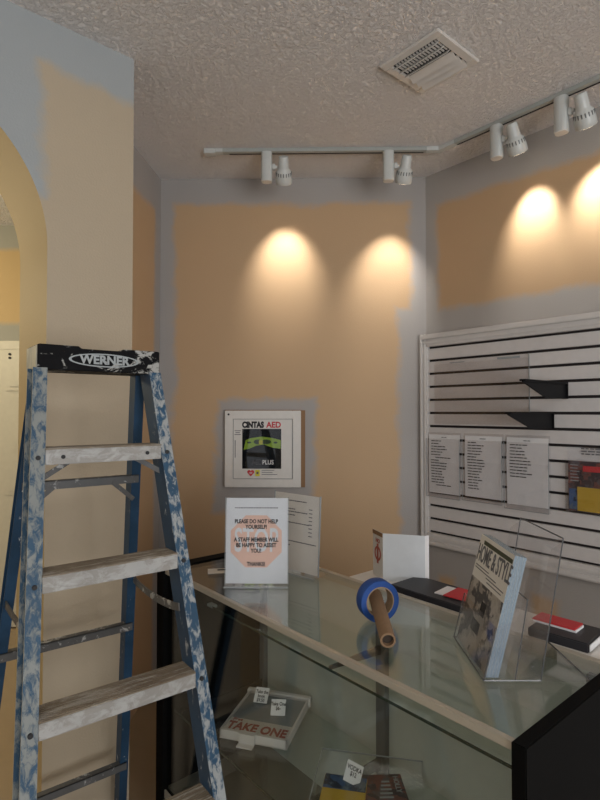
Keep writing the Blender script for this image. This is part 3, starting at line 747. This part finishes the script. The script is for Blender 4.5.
# ------------------------------------------------------------ stepladder
LB = Vector((-.652, 1.326)); LANG = math.atan2(.61, .79)
ld = thing('stepladder', 'paint-splattered blue stepladder with a black top cap, by the arch', 'ladder', (LB.x, LB.y, 0), LANG)
CW, CD, CZ = .318, .122, 1.721
af, bf_, ar_, br_ = .25, .06, .25, .06
def frontx(side, z):  # inner web position
    h_ = CZ - z; return (.026 - (bf_+.008)*h_) if side < 0 else (CW - .036 + bf_*h_)
def fronty(z): return .008 - af*(CZ-z)
def rearx(side, z):
    h_ = CZ - z; return (.040 - br_*h_) if side < 0 else (CW - .040 + br_*h_)
def reary(z): return CD - .006 + ar_*(CZ-z)
TH = .004
def rail(side, front, m, z0, z1):
    """C-channel: web on the inner side, flanges turned outwards"""
    mb_ = MB(); fl = .033 if front else .028; dp = .070 if front else .045
    fx, fy = (frontx, fronty) if front else (rearx, reary)
    s = -1 if side < 0 else 1; e = 1 if front else -1
    def ring(z):
        x = fx(side, z); y = fy(z)
        P = [(0, 0), (fl, 0), (fl, TH), (TH, TH), (TH, dp-TH), (fl, dp-TH), (fl, dp), (0, dp)]
        return [(x + s*p, y + e*q_, z) for p, q_ in P]
    mb_.loft([ring(z0 + (z1-z0)*i/8) for i in range(9)])
    for f in mb_.bm.faces: f.material_index = 1 if abs(f.normal.x) > .7 else 0
    return obj('front_rail' if front else 'rear_rail', mb_, [m, M['blueclean']] if side > 0 or not front else [m, M['capside']], ld)
rl = {}
rl['fl'] = rail(-1, True, M['bluedirty'], .02, CZ-.060); rl['fr'] = rail(1, True, M['bluerail'], .02, CZ-.060)
rl['rl'] = rail(-1, False, M['blueclean'], .02, CZ-.03); rl['rr'] = rail(1, False, M['blueclean'], .02, CZ-.03)
for k, side, front in (('fl', -1, 1), ('fr', 1, 1), ('rl', -1, 0), ('rr', 1, 0)):
    fx, fy = (frontx, fronty) if front else (rearx, reary)
    x = fx(side, 0); y = fy(0); s = side; e = 1 if front else -1
    obj('rubber_foot', MB().box(min(x-s*.004, x+s*.040), max(x-s*.004, x+s*.040), min(y-e*.004, y+e*.06), max(y-e*.004, y+e*.06), 0, .045, .003), M['rubber'], rl[k])
# top cap
cp = MB(); ch = .064
outl = [(0, CZ-ch), (0, CZ-.002), (.004, CZ), (.098, CZ), (.106, CZ-.006), (.208, CZ-.006), (.216, CZ), (CW-.004, CZ), (CW, CZ-.002), (CW, CZ-ch)]
cp.prism(outl, 0, CD, 'Y', bev=.0012)
cap = obj('top_cap', cp, M['cap'], ld)
obj('cap_end', MB().box(-.0025, .0, .003, CD-.003, CZ-ch+.002, CZ-.004, .0008), M['capside'], cap)
el = MB(); ex, ez, rx_, rz_ = CW*.52, CZ-ch*.53, .092, .018
N = 40
for (a_, b_2, y0, y1, mi) in ((1.0, 1.0, -.0012, .001, 0), (.93, .82, -.0018, .001, 1)):
    el.prism([(ex+rx_*a_*math.cos(2*math.pi*i/N), ez+rz_*b_2*math.sin(2*math.pi*i/N)) for i in range(N)], y0, y1, mi=mi)
lo_ = obj('logo_oval', el, [M['edge'], M['cap']], cap)
tx = MB(); text_mb(tx, 'WERNER', .032, T(ex, -.0021, ez) @ FRONT, 'CENTER', sx=1.0, bold=.0012); obj('logo_lettering', tx, M['edge'], lo_)
# steps
for k, zb_ in enumerate((1.441, 1.158, .872, .587, .300)):
    xl, xr = frontx(-1, zb_)+.0005, frontx(1, zb_)-.0005; y = fronty(zb_)
    zt_ = zb_+.018
    sm_ = MB().box(xl, xr, y-.001, y+.003, zb_-.018, zt_, .001).box(xl, xr, y+.072, y+.075, zb_-.010, zt_, .001)
    stp = obj('step', sm_, M['step'], ld)
    trd = MB().box(xl, xr, y-.001, y+.075, zt_, zt_+.003)
    for j in range(9): trd.box(xl, xr, y+.003+j*.008, y+.007+j*.008, zt_+.003, zt_+.0045)
    obj('tread', trd, M['tread'], stp)
    for side in (-1, 1):
        x = frontx(side, zb_) + side*.016
        obj('rivet', MB().tube((x, y-.004, zb_), (x, y+.003, zb_), .0055, n=12), M['ink'], stp)
        x = frontx(side, zb_) - side*.040
        if k == 0: obj('rivet', MB().tube((x, y-.0035, zb_), (x, y+.001, zb_), .005, n=12), M['ink'], stp)
    if k in (0,):
        for side in (-1, 1):
            x0 = frontx(side, zb_) - side*.062; x1 = frontx(side, zb_-.05) + side*.01
            obj('knee_brace', MB().bar((x0, y+.03, zb_-.014), (x1, y+.02, zb_-.058), .013, .004, up=(0, 1, 0)), M['brace'], ld)
# rear cross bars
for z, gus in ((CZ-.375, 1), (CZ-.87, 0), (CZ-1.40, 0)):
    y = reary(z); xl, xr = rearx(-1, z), rearx(1, z)
    obj('rear_bar', MB().box(xl-.02, xr+.02, y-.052, y-.048, z-.012, z+.012).box(xl-.02, xr+.02, y-.052, y-.026, z+.009, z+.012), M['brace'], ld)
    if gus:
        for side in (-1, 1):
            x = rearx(side, z)
            obj('rear_gusset', MB().bar((x-side*.060, y-.052, z-.005), (x+side*.006, y-.046, z-.062), .013, .004, up=(0, 1, 0)), M['brace'], ld)
# spreaders
for side in (-1, 1):
    zf = CZ-.705; x0 = frontx(side, zf) - side*.004; x1 = rearx(side, zf) + side*.022
    y0 = fronty(zf)+.035; y1 = reary(zf)-.02
    pts = [(x0 + (x1-x0)*i/10, y0 + (y1-y0)*i/10, zf + .022*(1-i/10) - .016*math.sin(math.pi*i/10)**.8) for i in range(11)]
    sp_ = obj('spreader', MB().path(pts, .004, .020), M['brace'], ld)
    obj('hinge_rivet', MB().tube((pts[5][0]-.005, pts[5][1], pts[5][2]), (pts[5][0]+.005, pts[5][1], pts[5][2]), .008, n=12), M['alu'], sp_)
